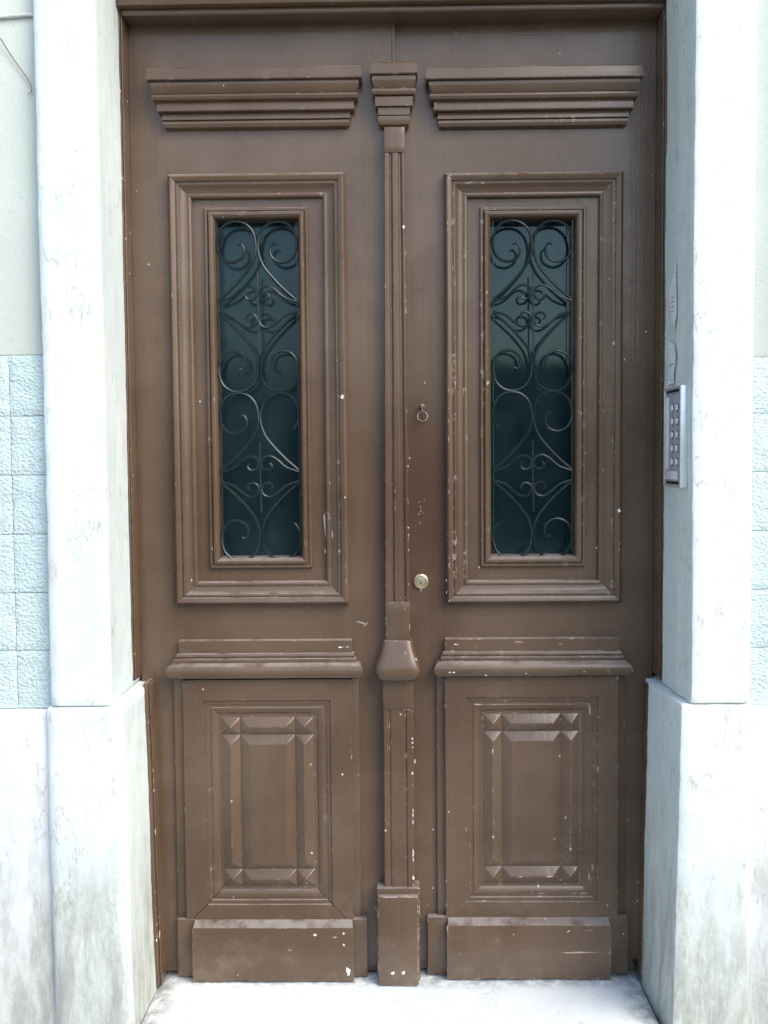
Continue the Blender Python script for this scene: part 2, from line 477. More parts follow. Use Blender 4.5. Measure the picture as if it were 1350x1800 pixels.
def disc(name, c, axis, prof, mat, parent, seg=28):
    """lathe: prof = [(radius, along axis)]"""
    ax = Vector(axis).normalized()
    u = ax.cross(Vector((0, 0, 1))); u = u.normalized() if u.length > 1e-3 else Vector((1, 0, 0))
    v = ax.cross(u); c = Vector(c); V, F = [], []
    for (r, h) in prof:
        for s in range(seg):
            a = 2 * math.pi * s / seg
            V.append(c + ax * h + u * math.cos(a) * r + v * math.sin(a) * r)
    for i in range(len(prof) - 1):
        for s in range(seg):
            b = (s + 1) % seg
            F.append((i * seg + s, i * seg + b, (i + 1) * seg + b, (i + 1) * seg + s))
    F.append(tuple(range(seg))); F.append(tuple((len(prof) - 1) * seg + s for s in range(seg)))
    return mk(name, V, F, mat, parent, 40)

def flake(name, cx, cz, y, w_, h_, mat, parent, rot=0.0, n=13, seed=0, th=0.0005):
    """thin ragged flake lying on a face that looks to the street"""
    rg = random.Random(seed); V = []
    for yy in (y, y - th):
        rg2 = random.Random(seed)
        for i in range(n):
            a = 2 * math.pi * i / n; rr = 0.30 + 0.70 * rg2.random()
            px, pz = math.cos(a) * w_ / 2 * rr, math.sin(a) * h_ / 2 * rr
            V.append((cx + px * math.cos(rot) - pz * math.sin(rot), yy, cz + px * math.sin(rot) + pz * math.cos(rot)))
    F = [tuple(range(n)), tuple(range(n, 2 * n))] + [(i, (i + 1) % n, n + (i + 1) % n, n + i) for i in range(n)]
    return mk(name, V, F, mat, parent, 0)

# ------------------------------------------------------------------ setting: street, hall
def sheet(name, x0, x1, y0, y1, z, mat, n=1):
    V = [(x0 + (x1 - x0) * i / n, y0 + (y1 - y0) * j / n, z) for j in range(n + 1) for i in range(n + 1)]
    F = [(j * (n + 1) + i, j * (n + 1) + i + 1, (j + 1) * (n + 1) + i + 1, (j + 1) * (n + 1) + i) for j in range(n) for i in range(n)]
    o = mk(name, V, F, mat); o['kind'] = 'structure'; return o
sheet('street', -60, 60, -80, 0.3, -0.17, 'paving')

# dim hallway behind the door: five faces of a room
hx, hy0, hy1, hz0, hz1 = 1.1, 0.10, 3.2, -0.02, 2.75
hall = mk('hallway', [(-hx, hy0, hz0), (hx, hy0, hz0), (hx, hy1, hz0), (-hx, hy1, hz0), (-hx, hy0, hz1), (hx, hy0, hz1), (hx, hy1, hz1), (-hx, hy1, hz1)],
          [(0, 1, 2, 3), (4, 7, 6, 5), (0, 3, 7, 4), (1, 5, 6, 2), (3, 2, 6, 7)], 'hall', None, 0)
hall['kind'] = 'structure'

# ------------------------------------------------------------------ house wall
wall = thing('house_wall', 'pale green plastered house wall with roughcast blocks and stone base beside the doorway', 'wall', (0, 0, -0.17))
box('plaster', -3.0, -0.74, -0.222, 0.10, 1.555, 4.2, 'plaster', wall, 0.004)
box('plaster', 0.76, 3.0, -0.222, 0.10, 1.535, 4.2, 'plaster', wall, 0.004)
box('plaster', -0.738, 0.758, -0.222, 0.10, 2.86, 4.2, 'plaster', wall, 0.004)
box('backing', -3.0, -0.74, -0.212, 0.10, 0.70, 1.553, 'joint', wall, 0)
box('backing', 0.76, 3.0, -0.212, 0.10, 0.70, 1.533, 'joint', wall, 0)

def block(x0, x1, z0, z1, seed):
    g = 0.0007; x0 += g; x1 -= g; z0 += g; z1 -= g
    nx, nz = max(3, int((x1 - x0) / 0.0095)), max(3, int((z1 - z0) / 0.0095))
    V, F = [], []
    for j in range(nz + 1):
        for i in range(nx + 1):
            x, z = x0 + (x1 - x0) * i / nx, z0 + (z1 - z0) * j / nz
            e = min(i, nx - i, j, nz - j)
            d = noise.noise(Vector((x * 70, seed, z * 70))) * 0.0022 + noise.noise(Vector((x * 28, seed + 3, z * 34))) * 0.0022
            y = -0.2250 + d + (0.0022 if e == 0 else 0.0)
            if e == 0: d = 0
            V.append((x, y, z))
    for j in range(nz):
        for i in range(nx):
            a = j * (nx + 1) + i; F.append((a, a + 1, a + nx + 2, a + nx + 1))
    # rim going back to the bed
    rim = [i for i in range(nx + 1)] + [j * (nx + 1) + nx for j in range(1, nz + 1)] + [nz * (nx + 1) + i for i in range(nx - 1, -1, -1)] + [j * (nx + 1) for j in range(nz - 1, 0, -1)]
    base = len(V)
    for r in rim: V.append((V[r][0], -0.208, V[r][2]))
    for a in range(len(rim)):
        b = (a + 1) % len(rim); F.append((rim[a], rim[b], base + b, base + a))
    mk('block', V, F, 'roughcast', wall, 50)

zl = [1.555, 1.418, 1.284, 1.149, 1.014, 0.881, 0.746]
zr = [1.535, 1.410, 1.279, 1.145, 1.012, 0.879, 0.746]
for k in range(6):
    for xs in ((-0.868, -0.775), (-1.318, -0.868), (-1.768, -1.318)):
        block(xs[0], xs[1], zl[k + 1], zl[k], k * 7.1 + xs[0] * 3)
    for xs in ((0.798, 1.10), (1.10, 1.55), (1.55, 2.0)):
        block(xs[0], xs[1], zr[k + 1], zr[k], 50 + k * 5.3 + xs[0] * 3)
for (a, b, s) in ((-1.9, -0.780, 3.0), (-3.0, -1.903, 5.0), (0.798, 1.9, 9.0), (1.903, 3.0, 11.0)):
    stone_loft('base_slab', [(a, 0.10), (b, 0.10), (b, -0.236), (b - 0.004, -0.243), (a + 0.004, -0.243), (a, -0.236)], -0.18, 0.745, wall, 'stone_base', 0.003, 0.004, 0.05, s)

# ------------------------------------------------------------------ stone surround
sur = thing('door_surround', 'whitish limestone door surround with narrow upper jambs on wider lower blocks', 'door surround', (0, -0.1, -0.17))
stone_loft('jamb_stone', [(-0.648, 0.10), (-0.648, -0.19), (-0.646, -0.252), (-0.648, -0.258), (-0.654, -0.261), (-0.772, -0.261), (-0.780, -0.255), (-0.781, -0.15), (-0.781, 0.10)][::-1], 0.7595, 2.62, sur, 'stone', 0.0026, 0.004, 0.016, 1.0)
stone_loft('jamb_stone', [(0.655, 0.10), (0.655, -0.172), (0.660, -0.20), (0.6635, -0.251), (0.6655, -0.258), (0.672, -0.261), (0.790, -0.261), (0.798, -0.254), (0.801, -0.15), (0.801, 0.10)], 0.7595, 2.62, sur, 'stone', 0.0030, 0.004, 0.016, 4.0)
stone_loft('plinth_stone', [(-0.606, 0.10), (-0.606, -0.252), (-0.608, -0.259), (-0.615, -0.263), (-0.780, -0.263), (-0.789, -0.256), (-0.790, 0.10)][::-1], -0.18, 0.7575, sur, 'stone', 0.0030, 0.007, 0.016, 8.0, 0.0, -0.017)
stone_loft('plinth_stone', [(0.616, 0.10), (0.617, -0.06), (0.6290, -0.252), (0.6315, -0.259), (0.6385, -0.262), (0.798, -0.260), (0.806, -0.254), (0.808, 0.10)], -0.18, 0.7575, sur, 'stone', 0.0034, 0.007, 0.016, 12.0, 0.0, 0.017)
stone_loft('lintel', [(-0.79, 0.10), (-0.79, -0.255), (-0.784, -0.262), (0.804, -0.262), (0.81, -0.255), (0.81, 0.10)], 2.623, 2.855, sur, 'stone', 0.003, 0.006, 0.05, 15.0)

# ------------------------------------------------------------------ doorstep
def doorstep():
    x0, x1, y0, y1 = -0.6030, 0.6130, -0.330, 0.098
    nx, ny = 60, 26; V, F = [], []
    for j in range(ny + 1):
        for i in range(nx + 1):
            x, y = x0 + (x1 - x0) * i / nx, y0 + (y1 - y0) * j / ny
            ex = min(x - x0, x1 - x); ey = y - y0
            z = -0.002 + noise.noise(Vector((x * 6, y * 6, 1))) * 0.003 + noise.noise(Vector((x * 24, y * 24, 5))) * 0.0012
            z -= 0.012 * math.exp(-ex / 0.018) + 0.012 * math.exp(-ey / 0.015)
            z -= 0.006 * math.exp(-((x - 0.05) / 0.3) ** 2) * max(0, min(1, (-y) / 0.2))
            V.append((x, y, z))
    for j in range(ny):
        for i in range(nx):
            a = j * (nx + 1) + i; F.append((a, a + 1, a + nx + 2, a + nx + 1))
    rim = [i for i in range(nx + 1)] + [j * (nx + 1) + nx for j in range(1, ny + 1)] + [ny * (nx + 1) + i for i in range(nx - 1, -1, -1)] + [j * (nx + 1) for j in range(ny - 1, 0, -1)]
    b0 = len(V)
    for r in rim: V.append((V[r][0], V[r][1], -0.18))
    for a in range(len(rim)):
        b = (a + 1) % len(rim); F.append((rim[a], rim[b], b0 + b, b0 + a))
    o = mk('doorstep', V, F, 'step', None, 45)
    o['label'] = 'worn pale limestone doorstep below the double door'; o['category'] = 'doorstep'
doorstep()

# ------------------------------------------------------------------ wooden door frame
fr = thing('door_frame', 'brown painted wooden frame around the double door leaves', 'door frame', (0, 0, 0))
def strip(x0, x1, y0, y1, z0, z1, wear=0.6, nm='jamb_strip', mat='wood_z'):
    return box(nm, x0, x1, y0, y1, z0, z1, mat, fr, 0.0025, 2, wear, 0.0006)
def lean(o, k, z0):
    for v in o.data.vertices: v.co.x += k * (v.co.z - z0)
    return o
strip(-0.6465, -0.6440, -0.056, 0.09, 0.772, 2.50, 0.15)
strip(-0.6437, -0.6395, -0.052, 0.085, 0.772, 2.50, 0.2, nm='jamb_bead')
lean(strip(-0.6070, -0.5960, -0.060, 0.09, -0.006, 0.766, 0.40), -0.018, 0)
lean(strip(-0.5957, -0.5915, -0.050, 0.085, -0.006, 0.762, 0.35, nm='jamb_bead'), -0.018, 0)
strip(0.6520, 0.6560, -0.056, 0.09, 0.764, 2.50, 0.2)
strip(0.6475, 0.6517, -0.052, 0.085, 0.772, 2.50, 0.2, nm='jamb_bead')
lean(strip(0.6135, 0.6185, -0.030, 0.09, -0.006, 0.752, 0.6), 0.017, 0)
# head
box('head_rail', -0.645, 0.653, -0.078, 0.09, 2.3870, 2.625, 'wood_x', fr, 0.004, 2, 0.15, 0.0006)
box('head_bead', -0.6392, 0.6472, -0.060, 0.085, 2.3710, 2.3867, 'wood_x', fr, 0.005, 3, 0.2, 0.0006)

# ------------------------------------------------------------------ door leaves
OUT = [(0, -0.002), (0, .016), (.003, .022), (.008, .0255), (.014, .0245), (.0185, .021), (.0195, .0165), (.0225, .0165), (.0232, .0195), (.0265, .019),
       (.032, .0125), (.039, .0085), (.0465, .0080), (.0470, .0100), (.0510, .0112), (.0550, .0095), (.0570, .005), (.0575, -.004)]
INN = [(0, -.006), (0, .0035), (.002, .0062), (.0070, .0062), (.0085, .0030), (.0100, .0050), (.0125, .0115), (.0185, .0120), (.0235, .0080), (.0262, .0020), (.0270, -.044)]
LOW = [(0, .006), (0, .0170), (.0015, .0185), (.0520, .0185), (.0530, .0140), (.0620, .0138), (.0640, .0115), (.0710, .0115), (.0720, .0135), (.0790, .0130), (.0850, .0095), (.0910, .0045), (.0960, .0005)]

def cornice(xa, xb, yb, zt, parent, s=1.0, nm='cornice', mat='wood_x', wear=0.2):
    """six courses stepping in towards the bottom; xa, xb = ends of a zero-projection run"""
    root = None
    courses = [
        ('fascia', [(.040, .0005), (.0440, -.0002), (.0462, -.0022), (.0470, -.0050), (.0510, -.0285), (.0495, -.0305), (.036, -.032)]),
        ('cyma', [(.0425, -.0325), (.0435, -.040), (.0395, -.050), (.034, -.058), (.030, -.059)]),
        ('bead', [(.034, -.0595), (.0395, -.0615), (.0415, -.067), (.0385, -.073), (.030, -.076)]),
        ('fascia', [(.0285, -.0765), (.0295, -.0790), (.0315, -.0965), (.0295, -.0980), (.016, -.099)]),
        ('fascia', [(.0190, -.0995), (.0200, -.1015), (.0220, -.1150), (.0200, -.1160), (.010, -.117)]),
        ('bead', [(.0150, -.1175), (.0195, -.1190), (.0205, -.1250), (.0170, -.1320), (.006, -.1350)]),
    ]
    core = returned(nm, xa, xb, [(.004, zt - .004), (.012, zt - .005), (.008, zt - .13), (.003, zt - .132)], yb, parent, mat, wear)
    for cn, pr in courses:
        returned(cn, xa, xb, [(p * s, zt + z) for p, z in pr], yb, core, mat, wear)
    return core

def sill(xa, xb, yb, parent, wear):
    core = returned('sill_moulding', xa, xb, [(.006, .862), (.012, .861), (.012, .772), (.006, .771)], yb, parent, 'wood_x', wear)
    for nm, pr in (('band', [(.0155, .864), (.0175, .862), (.0165, .8325), (.013, .8320)]),
                   ('bead', [(.0170, .8318), (.0225, .8300), (.0245, .8250), (.0225, .8205), (.018, .8200)]),
                   ('bead', [(.0235, .8196), (.0275, .8180), (.0285, .8140), (.0275, .8100), (.02, .8096)]),
                   ('torus', [(.0270, .8092), (.0345, .8070), (.0420, .8000), (.0458, .7905), (.0440, .7800), (.0380, .7725), (.0250, .7700)])):
        returned(nm, xa, xb, pr, yb, core, 'wood_x', wear)

def raised(name, x0, x1, z0, z1, yb, h, bevel, parent, wear=0.4):
    """pyramid, hipped bar or bevelled panel"""
    w_, t_ = x1 - x0, z1 - z0; b = min(bevel, w_ / 2 - 0.0006, t_ / 2 - 0.0006)
    g = 0.0007
    V = [(x0 + g, yb + .004, z0 + g), (x1 - g, yb + .004, z0 + g), (x1 - g, yb + .004, z1 - g), (x0 + g, yb + .004, z1 - g),
         (x0 + g, yb - .0012, z0 + g), (x1 - g, yb - .0012, z0 + g), (x1 - g, yb - .0012, z1 - g), (x0 + g, yb - .0012, z1 - g),
         (x0 + b, yb - h, z0 + b), (x1 - b, yb - h, z0 + b), (x1 - b, yb - h, z1 - b), (x0 + b, yb - h, z1 - b)]
    V = [wob(v, 0.0006, 20) for v in V]
    F = [(0, 1, 2, 3), (8, 9, 10, 11)]
    for a, c in ((0, 4), (4, 8)):
        for i in range(4):
            j = (i + 1) % 4; F.append((a + i, a + j, c + j, c + i))
    me = mk(name, V, F, 'wood_z', parent, 0, wear)
    bm = bmesh.new(); bm.from_mesh(me.data)
    bmesh.ops.bevel(bm, geom=[e for e in bm.edges if min(v.co.y for v in e.verts) < yb - h * 0.6], offset=0.0022, segments=3, profile=0.5, affect='EDGES')
    bm.to_mesh(me.data); bm.free()
    me.data.polygons.foreach_set('use_smooth', [True] * len(me.data.polygons)); me.data.set_sharp_from_angle(angle=R(40))
    return me

# ---- iron grille: curves in millimetres from the middle of one unit (right half, upper half), from the photograph's scrolls
def mm(pts): return [(a * 1.402, (536 - b) * 1.40) for a, b in pts]
BIG = mm([(34.7, 428), (28, 426), (22.7, 434), (24.8, 446.7), (34.0, 455.2), (46, 458.0), (60, 452.5), (68.6, 438.5), (70.2, 421.3), (64, 401.5), (51, 390.2), (36, 387.2),
          (19.5, 391.5), (7.0, 404.5), (2.0, 424), (2.8, 443), (11.0, 464), (27, 484.5), (48, 506.7), (69.5, 525)])
SMALL = mm([(18.0, 511.5), (21.9, 516), (19.8, 521.5), (13.5, 524), (5.8, 521.5), (2.2, 513.5), (6.3, 503.5), (17.5, 499.3), (31, 505.5), (47, 519.5), (69.0, 527.5)])
BIGCUT = BIG[6:]

def grille(cx, z_units, yb, leaf, cuts, zfix=0.0):
    g = box('grille', cx - 0.0985, cx - 0.0965, yb - 0.0015, yb + 0.0015, 1.078, 1.897, 'iron', leaf, 0)   # side bar carrying the scrolls
    box('side_bar', cx + 0.0965, cx + 0.0985, yb - 0.0015, yb + 0.0015, 1.078, 1.897, 'iron', g, 0)
    rg = random.Random(int(cx * 1000))
    for ui, zc in enumerate(z_units):
        for sx in (-1, 1):
            for sz in (1, -1):
                for kind, src in (('scroll', BIG), ('small_scroll', SMALL)):
                    pts = src
                    if kind == 'scroll' and (ui, sx, sz) in cuts: pts = BIGCUT
                    dz, dx, sc_ = rg.uniform(-.0025, .0025), rg.uniform(-.0012, .0012), rg.uniform(.965, 1.0)
                    path = []
                    n = len(pts)
                    for i, (a, b) in enumerate(pts):
                        k = i / (n - 1)
                        yy = yb + rg.uniform(-.0008, .0008) + (0.0025 * sx if kind == 'scroll' else -0.002)
                        path.append((cx + sx * (a * (sc_ if a < 60 else 1) * 0.001 + dx * (1 - k)), yy, zc + sz * (b * 0.001) + dz * (1 - k)))
                    r = 0.0035 if kind == 'scroll' else 0.0030
                    tube(kind, smooth_path(path, 5), r, 'iron', g, 7, 1.35, lambda t: 0.72 + 0.28 * min(1, t * 6))
        tube('centre_bar', [Vector((cx + rg.uniform(-.001, .001), yb - .003, zc + .085)), Vector((cx, yb - .003, zc + .03)), Vector((cx + .001, yb - .003, zc - .05)), Vector((cx + .002, yb - .003, zc - .120 + .03 * ui))],
             0.0023, 'iron', g, 7, 1.0)
    return g

def leaf(name, label, yb, xl, xr, frame, opening, cor, sil, boxr, low, plb, plf, wear, zc, cuts, lowgaps, zo=0.0):
    t = thing(name, label, 'door', ((xl + xr) / 2, yb, 0.0), 'two leaves of the double door')
    fx0, fx1, fz0, fz1 = frame; ox0, ox1, oz0, oz1 = opening
    zt = 2.410; zb = 0.008
    h = 0.02
    # stiles and rails
    box('stile', xl, fx0 + h, yb, yb + .046, zb, zt, 'flat_z', t, 0, 1, wear)
    box('stile', fx1 - h, xr, yb, yb + .046, zb, zt, 'flat_z', t, 0, 1, wear)
    box('top_rail', fx0 + h + .00008, fx1 - h - .00008, yb + .00015, yb + .046, fz1 - h, zt, 'flat_x', t, 0, 1, wear)
    box('lock_rail', fx0 + h + .00008, fx1 - h - .00008, yb + .00015, yb + .046, 0.70, fz0 + h, 'flat_x', t, 0, 1, wear)
    box('bottom_panel', fx0 + h + .00008, fx1 - h - .00008, yb + .0006, yb + .040, zb, 0.6997, 'flat_z', t, 0, 1, wear)
    # window
    ca = frame_strips('window_moulding', frame, OUT, yb, t, wear=wear)
    wf = ca[0]
    for s in ca[1:]: s.name = 'window_moulding'
    e = 0.050
    c0, c1, d0, d1 = fx0 + e, fx1 - e, fz0 + e, fz1 - e
    q = 0.006
    cs = yb + .0035
    box('casing_stile', c0, ox0 - q, cs, yb + .044, d0, d1, 'flat_z', t, 0, 1, wear)
    box('casing_stile', ox1 + q, c1, cs, yb + .044, d0, d1, 'flat_z', t, 0, 1, wear)
    box('casing_rail', ox0 - q + .0004, ox1 + q - .0004, cs + .0004, yb + .044, oz1 + q, d1, 'flat_x', t, 0, 1, wear)
    box('casing_rail', ox0 - q + .0004, ox1 + q - .0004, cs + .0004, yb + .044, d0, oz0 - q, 'flat_x', t, 0, 1, wear)
    frame_strips('inner_moulding', (ox0 - .027, ox1 + .027, oz0 - .027, oz1 + .027), INN, yb, t, wear=wear, amp=0.0004)
    pn = box('pane', ox0 - .006, ox1 + .006, yb + .0465, yb + .0505, oz0 - .006, oz1 + .006, 'old_glass' if xl < -.1 else 'glass', t, 0)
    for (a, b, c_, d) in ((ox0 - .02, ox1 + .02, oz0 - .02, oz0 + .004), (ox0 - .02, ox1 + .02, oz1 - .004, oz1 + .02), (ox0 - .02, ox0 + .004, oz0 + .0045, oz1 - .0045), (ox1 - .004, ox1 + .02, oz0 + .0045, oz1 - .0045)):
        box('glazing_bead', a, b, yb + .0510, yb + .062, c_, d, 'putty', pn, 0.001, 1)
    grille((ox0 + ox1) / 2, zc, yb + .004, t, cuts)
    # cornice and sill
    cornice(cor[0], cor[1], yb, cor[2], t)
    sill(sil[0], sil[1], yb, t, wear)
    # lower panel
    lp = box('lower_panel', boxr[0], boxr[1], yb - .0095, yb + .0002, 0.148, 0.766, 'wood_z', t, 0.0020, 2, wear)
    x0, x1, z0, z1 = low
    e = 0.0965
    frame_strips('panel_moulding', (x0 - e, x1 + e, z0 - e, z1 + e), LOW, yb - .003, lp, wear=wear, gaps=lowgaps, amp=0.0007)
    yf = yb - .0085
    box('panel_field', x0 - .003, x1 + .003, yb - .0098, yb - .004, z0 - .003, z1 + .003, 'wood_z', lp, 0, 1, wear)
    yf = yb - .0098
    cw = 0.0465; rt = 0.0445
    xs = [x0, x0 + cw, x1 - cw, x1]; zs = [z0, z0 + rt, z1 - rt, z1]
    for i in range(3):
        for j in range(3):
            nm = 'raised_panel' if (i, j) == (1, 1) else 'faceted_block' if 1 not in (i, j) else 'hipped_bar'
            raised(nm, xs[i], xs[i + 1], zs[j], zs[j + 1], yf, 0.0145 if nm != 'raised_panel' else 0.0135, 0.0225, lp, wear)
    # plinth
    pb = box('plinth', plb[0], plb[1], yb - .0230, yb + .0003, 0.004, 0.153, 'wood_x', t, 0.003, 2, wear + .15, 0.0006)
    V, F = [], []
    n = 24
    rows = [(-.0228, .1525, .008), (-.0260, .1520, .004), (-.0430, .1400, .002), (-.0440, .1370, 0), (-.0445, .02, 0), (-.0440, .003, 0), (-.020, .002, 0)]
    for (p, z, ins) in rows:
        for i in range(n + 1):
            x = plf[0] + ins + (plf[1] - plf[0] - 2 * ins) * i / n
            zz = z
            if z < .01: zz = z + 0.006 * max(0, noise.noise(Vector((x * 14, yb, 3)))) + 0.003 * noise.noise(Vector((x * 50, 1, yb)))
            V.append(wob((x, yb + p, zz), 0.0006))
    for r in range(len(rows) - 1):
        for i in range(n):
            a = r * (n + 1) + i; F.append((a, a + 1, a + n + 2, a + n + 1))
    F.append(tuple(r * (n + 1) for r in range(len(rows)))); F.append(tuple(r * (n + 1) + n for r in range(len(rows))))
    F.append(tuple(range(n + 1)) + tuple((len(rows) - 1) * (n + 1) + i for i in range(n, -1, -1)))
    mk('plinth_face', V, F, 'wood_x', pb, 30, wear + .25)
    return t, pb, lp

YL, YR = 0.0, 0.011
left, lplinth, llow = leaf('door_leaf', 'left brown door leaf carrying the central fluted pilaster', YL, -0.6390, 0.0085,
     (-0.5465, -0.1115, 0.9530, 2.0110), (-0.4335, -0.2310, 1.0700, 1.9050), (-0.5345, -0.1190, 2.2545), (-0.5235, -0.1240), (-0.5570, -0.0905),
     (-0.4365, -0.2055, 0.2345, 0.6685), (-0.5570, -0.0740), (-0.5145, -0.1080), 0.16, (1.6915, 1.2720),
     {(1, 1, 1), (1, 1, -1)}, {'bottom': 0.0022, 'left': 0.0006, 'right': 0.0004, 'top': 0.0003})
rightl, rplinth, rlow = leaf('door_leaf', 'right brown door leaf with ring pull and round brass lock', YR, 0.0105, 0.6470,
     (0.1285, 0.5655, 0.9510, 2.0085), (0.2435, 0.4510, 1.0690, 1.9015), (0.1350, 0.5555, 2.2520), (0.1425, 0.5420), (0.1040, 0.5765),
     (0.2210, 0.4625, 0.2355, 0.6715), (0.0775, 0.5850), (0.1260, 0.5375), 0.42, (1.6890, 1.2700),
     {(1, -1, 1), (1, -1, -1)}, {'bottom': 0.0003, 'left': 0.0003, 'right': 0.0003, 'top': 0.0003})

# ---- pilaster covering the meeting of the leaves: part of the left leaf
PX = 0.0080
def pilaster():
    yb = YL
    sh = None
    def fluted(nm, z0, z1, w0, w1, y, flutes, par, wear, n=24, depth=.0055):
        V, F = [], []; prof = []
        def fl(u):
            for a, b in flutes:
                if a < u < b:
                    s = (u - a) / (b - a); return depth * (0.5 - 0.5 * math.cos(2 * math.pi * s)) ** 0.75
            return 0
        us = [0, .0, .03] + [i / 60 for i in range(3, 58)] + [.97, 1, 1]
        for j in range(n + 1):
            tt = j / n; z = z0 + (z1 - z0) * tt; w_ = w0 + (w1 - w0) * tt
            for q, u in enumerate(us):
                yy = y + fl(u)
                if q == 0 or q == len(us) - 1: yy = YR + .0005
                elif q in (1, len(us) - 2): yy = y + .0022
                V.append(wob((PX - w_ / 2 + w_ * u, yy, z), 0.0007, 7))
        m = len(us)
        for j in range(n):
            for i in range(m - 1): F.append((j * m + i, j * m + i + 1, (j + 1) * m + i + 1, (j + 1) * m + i))
            F.append((j * m, (j + 1) * m, (j + 1) * m + m - 1, j * m + m - 1))
        F.append(tuple(range(m))); F.append(tuple(n * m + i for i in range(m)))
        return mk(nm, V, F, 'wood_z', par, 30, wear)
    FL = [(.19, .42), (.62, .89)]
    sh = fluted('pilaster', 0.960, 2.052, .0610, .0490, yb - .030, FL, left, 0.30)
    box('neck', PX - .0245, PX + .0250, yb - .0315, YR + .0006, 2.0525, 2.1125, 'wood_z', sh, 0.0015, 2, 0.35, 0.0005)
    box('lower_neck', PX - .0304, PX + .0304, yb - .0303, YR + .0006, 0.8635, 0.9595, 'wood_z', sh, 0.0015, 2, 0.5, 0.0006)
    s = 1.0
    xa, xb = PX - .0060, PX + .0060
    for nm, pr in (('fascia', [(.040, .0005), (.0440, -.0002), (.0462, -.0022), (.0470, -.0050), (.0510, -.0265), (.0495, -.0285), (.036, -.030)]),
                   ('cyma', [(.0450, -.0305), (.0465, -.038), (.0430, -.048), (.038, -.056), (.03, -.057)]),
                   ('bead', [(.040, -.0575), (.0450, -.0595), (.0465, -.065), (.0435, -.071), (.03, -.074)]),
                   ('fascia', [(.0385, -.0745), (.0395, -.0765), (.0385, -.0950), (.025, -.096)]),
                   ('fascia', [(.0315, -.0965), (.0325, -.0980), (.0320, -.1130), (.02, -.114)]),
                   ('bead', [(.0285, -.1145), (.0315, -.1160), (.0325, -.1230), (.0290, -.1330), (.016, -.1390)])):
        returned('capital_' + nm, xa, xb, [(p, 2.2635 + z * 1.07) for p, z in pr], yb + .004, sh, 'wood_x', 0.3, 0.0006, 0.03)
    rows = [(.030, .030, .8640), (.0335, .0350, .8635), (.0350, .0385, .8560), (.0385, .0430, .8420), (.0435, .0490, .8260), (.0490, .0545, .8120), (.0530, .0580, .8000), (.0545, .0590, .7900), (.0538, .0580, .7810), (.0505, .0540, .7720), (.0460, .0470, .7655), (.0410, .0400, .7620), (.036, .034, .7612)]
    V, F = [], []; m = 25
    for (hw, p, z) in rows:
        for i in range(m):
            a = math.pi * i / (m - 1); ca, sa = math.cos(a), math.sin(a)
            V.append(wob((PX - hw * 1.10 * math.copysign(abs(ca) ** .38, ca), yb + .009 - (p + .009) * abs(sa) ** .38, z), .0009, 14))
    for r in range(len(rows) - 1):
        for i in range(m - 1): F.append((r * m + i, r * m + i + 1, (r + 1) * m + i + 1, (r + 1) * m + i))
        F.append((r * m, (r + 1) * m, (r + 1) * m + m - 1, r * m + m - 1))
    F.append(tuple(range(m))); F.append(tuple((len(rows) - 1) * m + i for i in range(m)))
    mk('boss', V, F, 'wood_z', sh, 50, 0.7)
    box('middle_neck', PX - .0375, PX + .0375, yb - .0315, YR + .0006, 0.690, 0.7615, 'wood_z', sh, 0.0015, 2, 0.5, 0.0006)
    fluted('lower_shaft', 0.226, 0.6898, .0765, .0750, yb - .0305, [(.13, .27), (.69, .79)], sh, 0.30, 14, .0035)
    box('base_block', PX - .0580, PX + .0500, yb - .040, YR + .0008, 0.000, 0.240, 'wood_z', sh, 0.004, 2, 0.7, 0.0008)
    box('base_face', PX - .0545, PX + .0460, yb - .060, yb - .0395, -0.0015, 0.2270, 'wood_z', sh, 0.0045, 2, 1.2, 0.0010)
    box('meeting_strip', PX - .004, PX + .0035, yb - .004, YR + .0008, 2.2640, 2.408, 'wood_z', sh, 0.001, 1, 0.3)
    return sh
pil = pilaster()

# ---- ring pull and lock on the right leaf
def ring_pull():
    cx, cz = 0.0715, 1.4420
    st = disc('ring_pull', (cx, YR, cz), (0, -1, 0), [(.0075, -.001), (.0075, .0015), (.0055, .0030), (.0040, .0040), (.0036, .012), (.0050, .0135), (.0050, .0165), (.0030, .0185)], 'ironring', rightl, 18)
    tube('staple', [Vector((cx, YR - .012, cz - .002)), Vector((cx + .0005, YR - .0135, cz - .008)), Vector((cx, YR - .0125, cz - .0135))], .0026, 'ironring', st, 8)
    c = Vector((cx + .001, YR - .012, cz - .0245)); path = []
    for i in range(33):
        a = 2 * math.pi * i / 32
        path.append(c + Vector((math.sin(a) * .0122, -.003 + .003 * math.cos(a), math.cos(a) * .0122)))
    tube('ring', path, .0020, 'ironring', st, 9)
ring_pull()
lk = disc('lock', (0.0665, YR, 1.0055), (0, -1, 0), [(.0200, -.001), (.0200, .0025), (.0188, .0045), (.0165, .0060), (.0150, .0062), (.0142, .0040), (.0128, .0038), (.0122, .0058), (.0060, .0066), (.0020, .0066)], 'brass', rightl, 36)
box('keyhole', 0.0655, 0.0675, YR - .0072, YR - .006, 0.9990, 1.0065, 'black', lk, 0.0003, 1)
disc('keyhole', (0.0665, YR, 1.0015), (0, -1, 0), [(.0020, .0064), (.0020, .0069), (.001, .0070)], 'black', lk, 14)

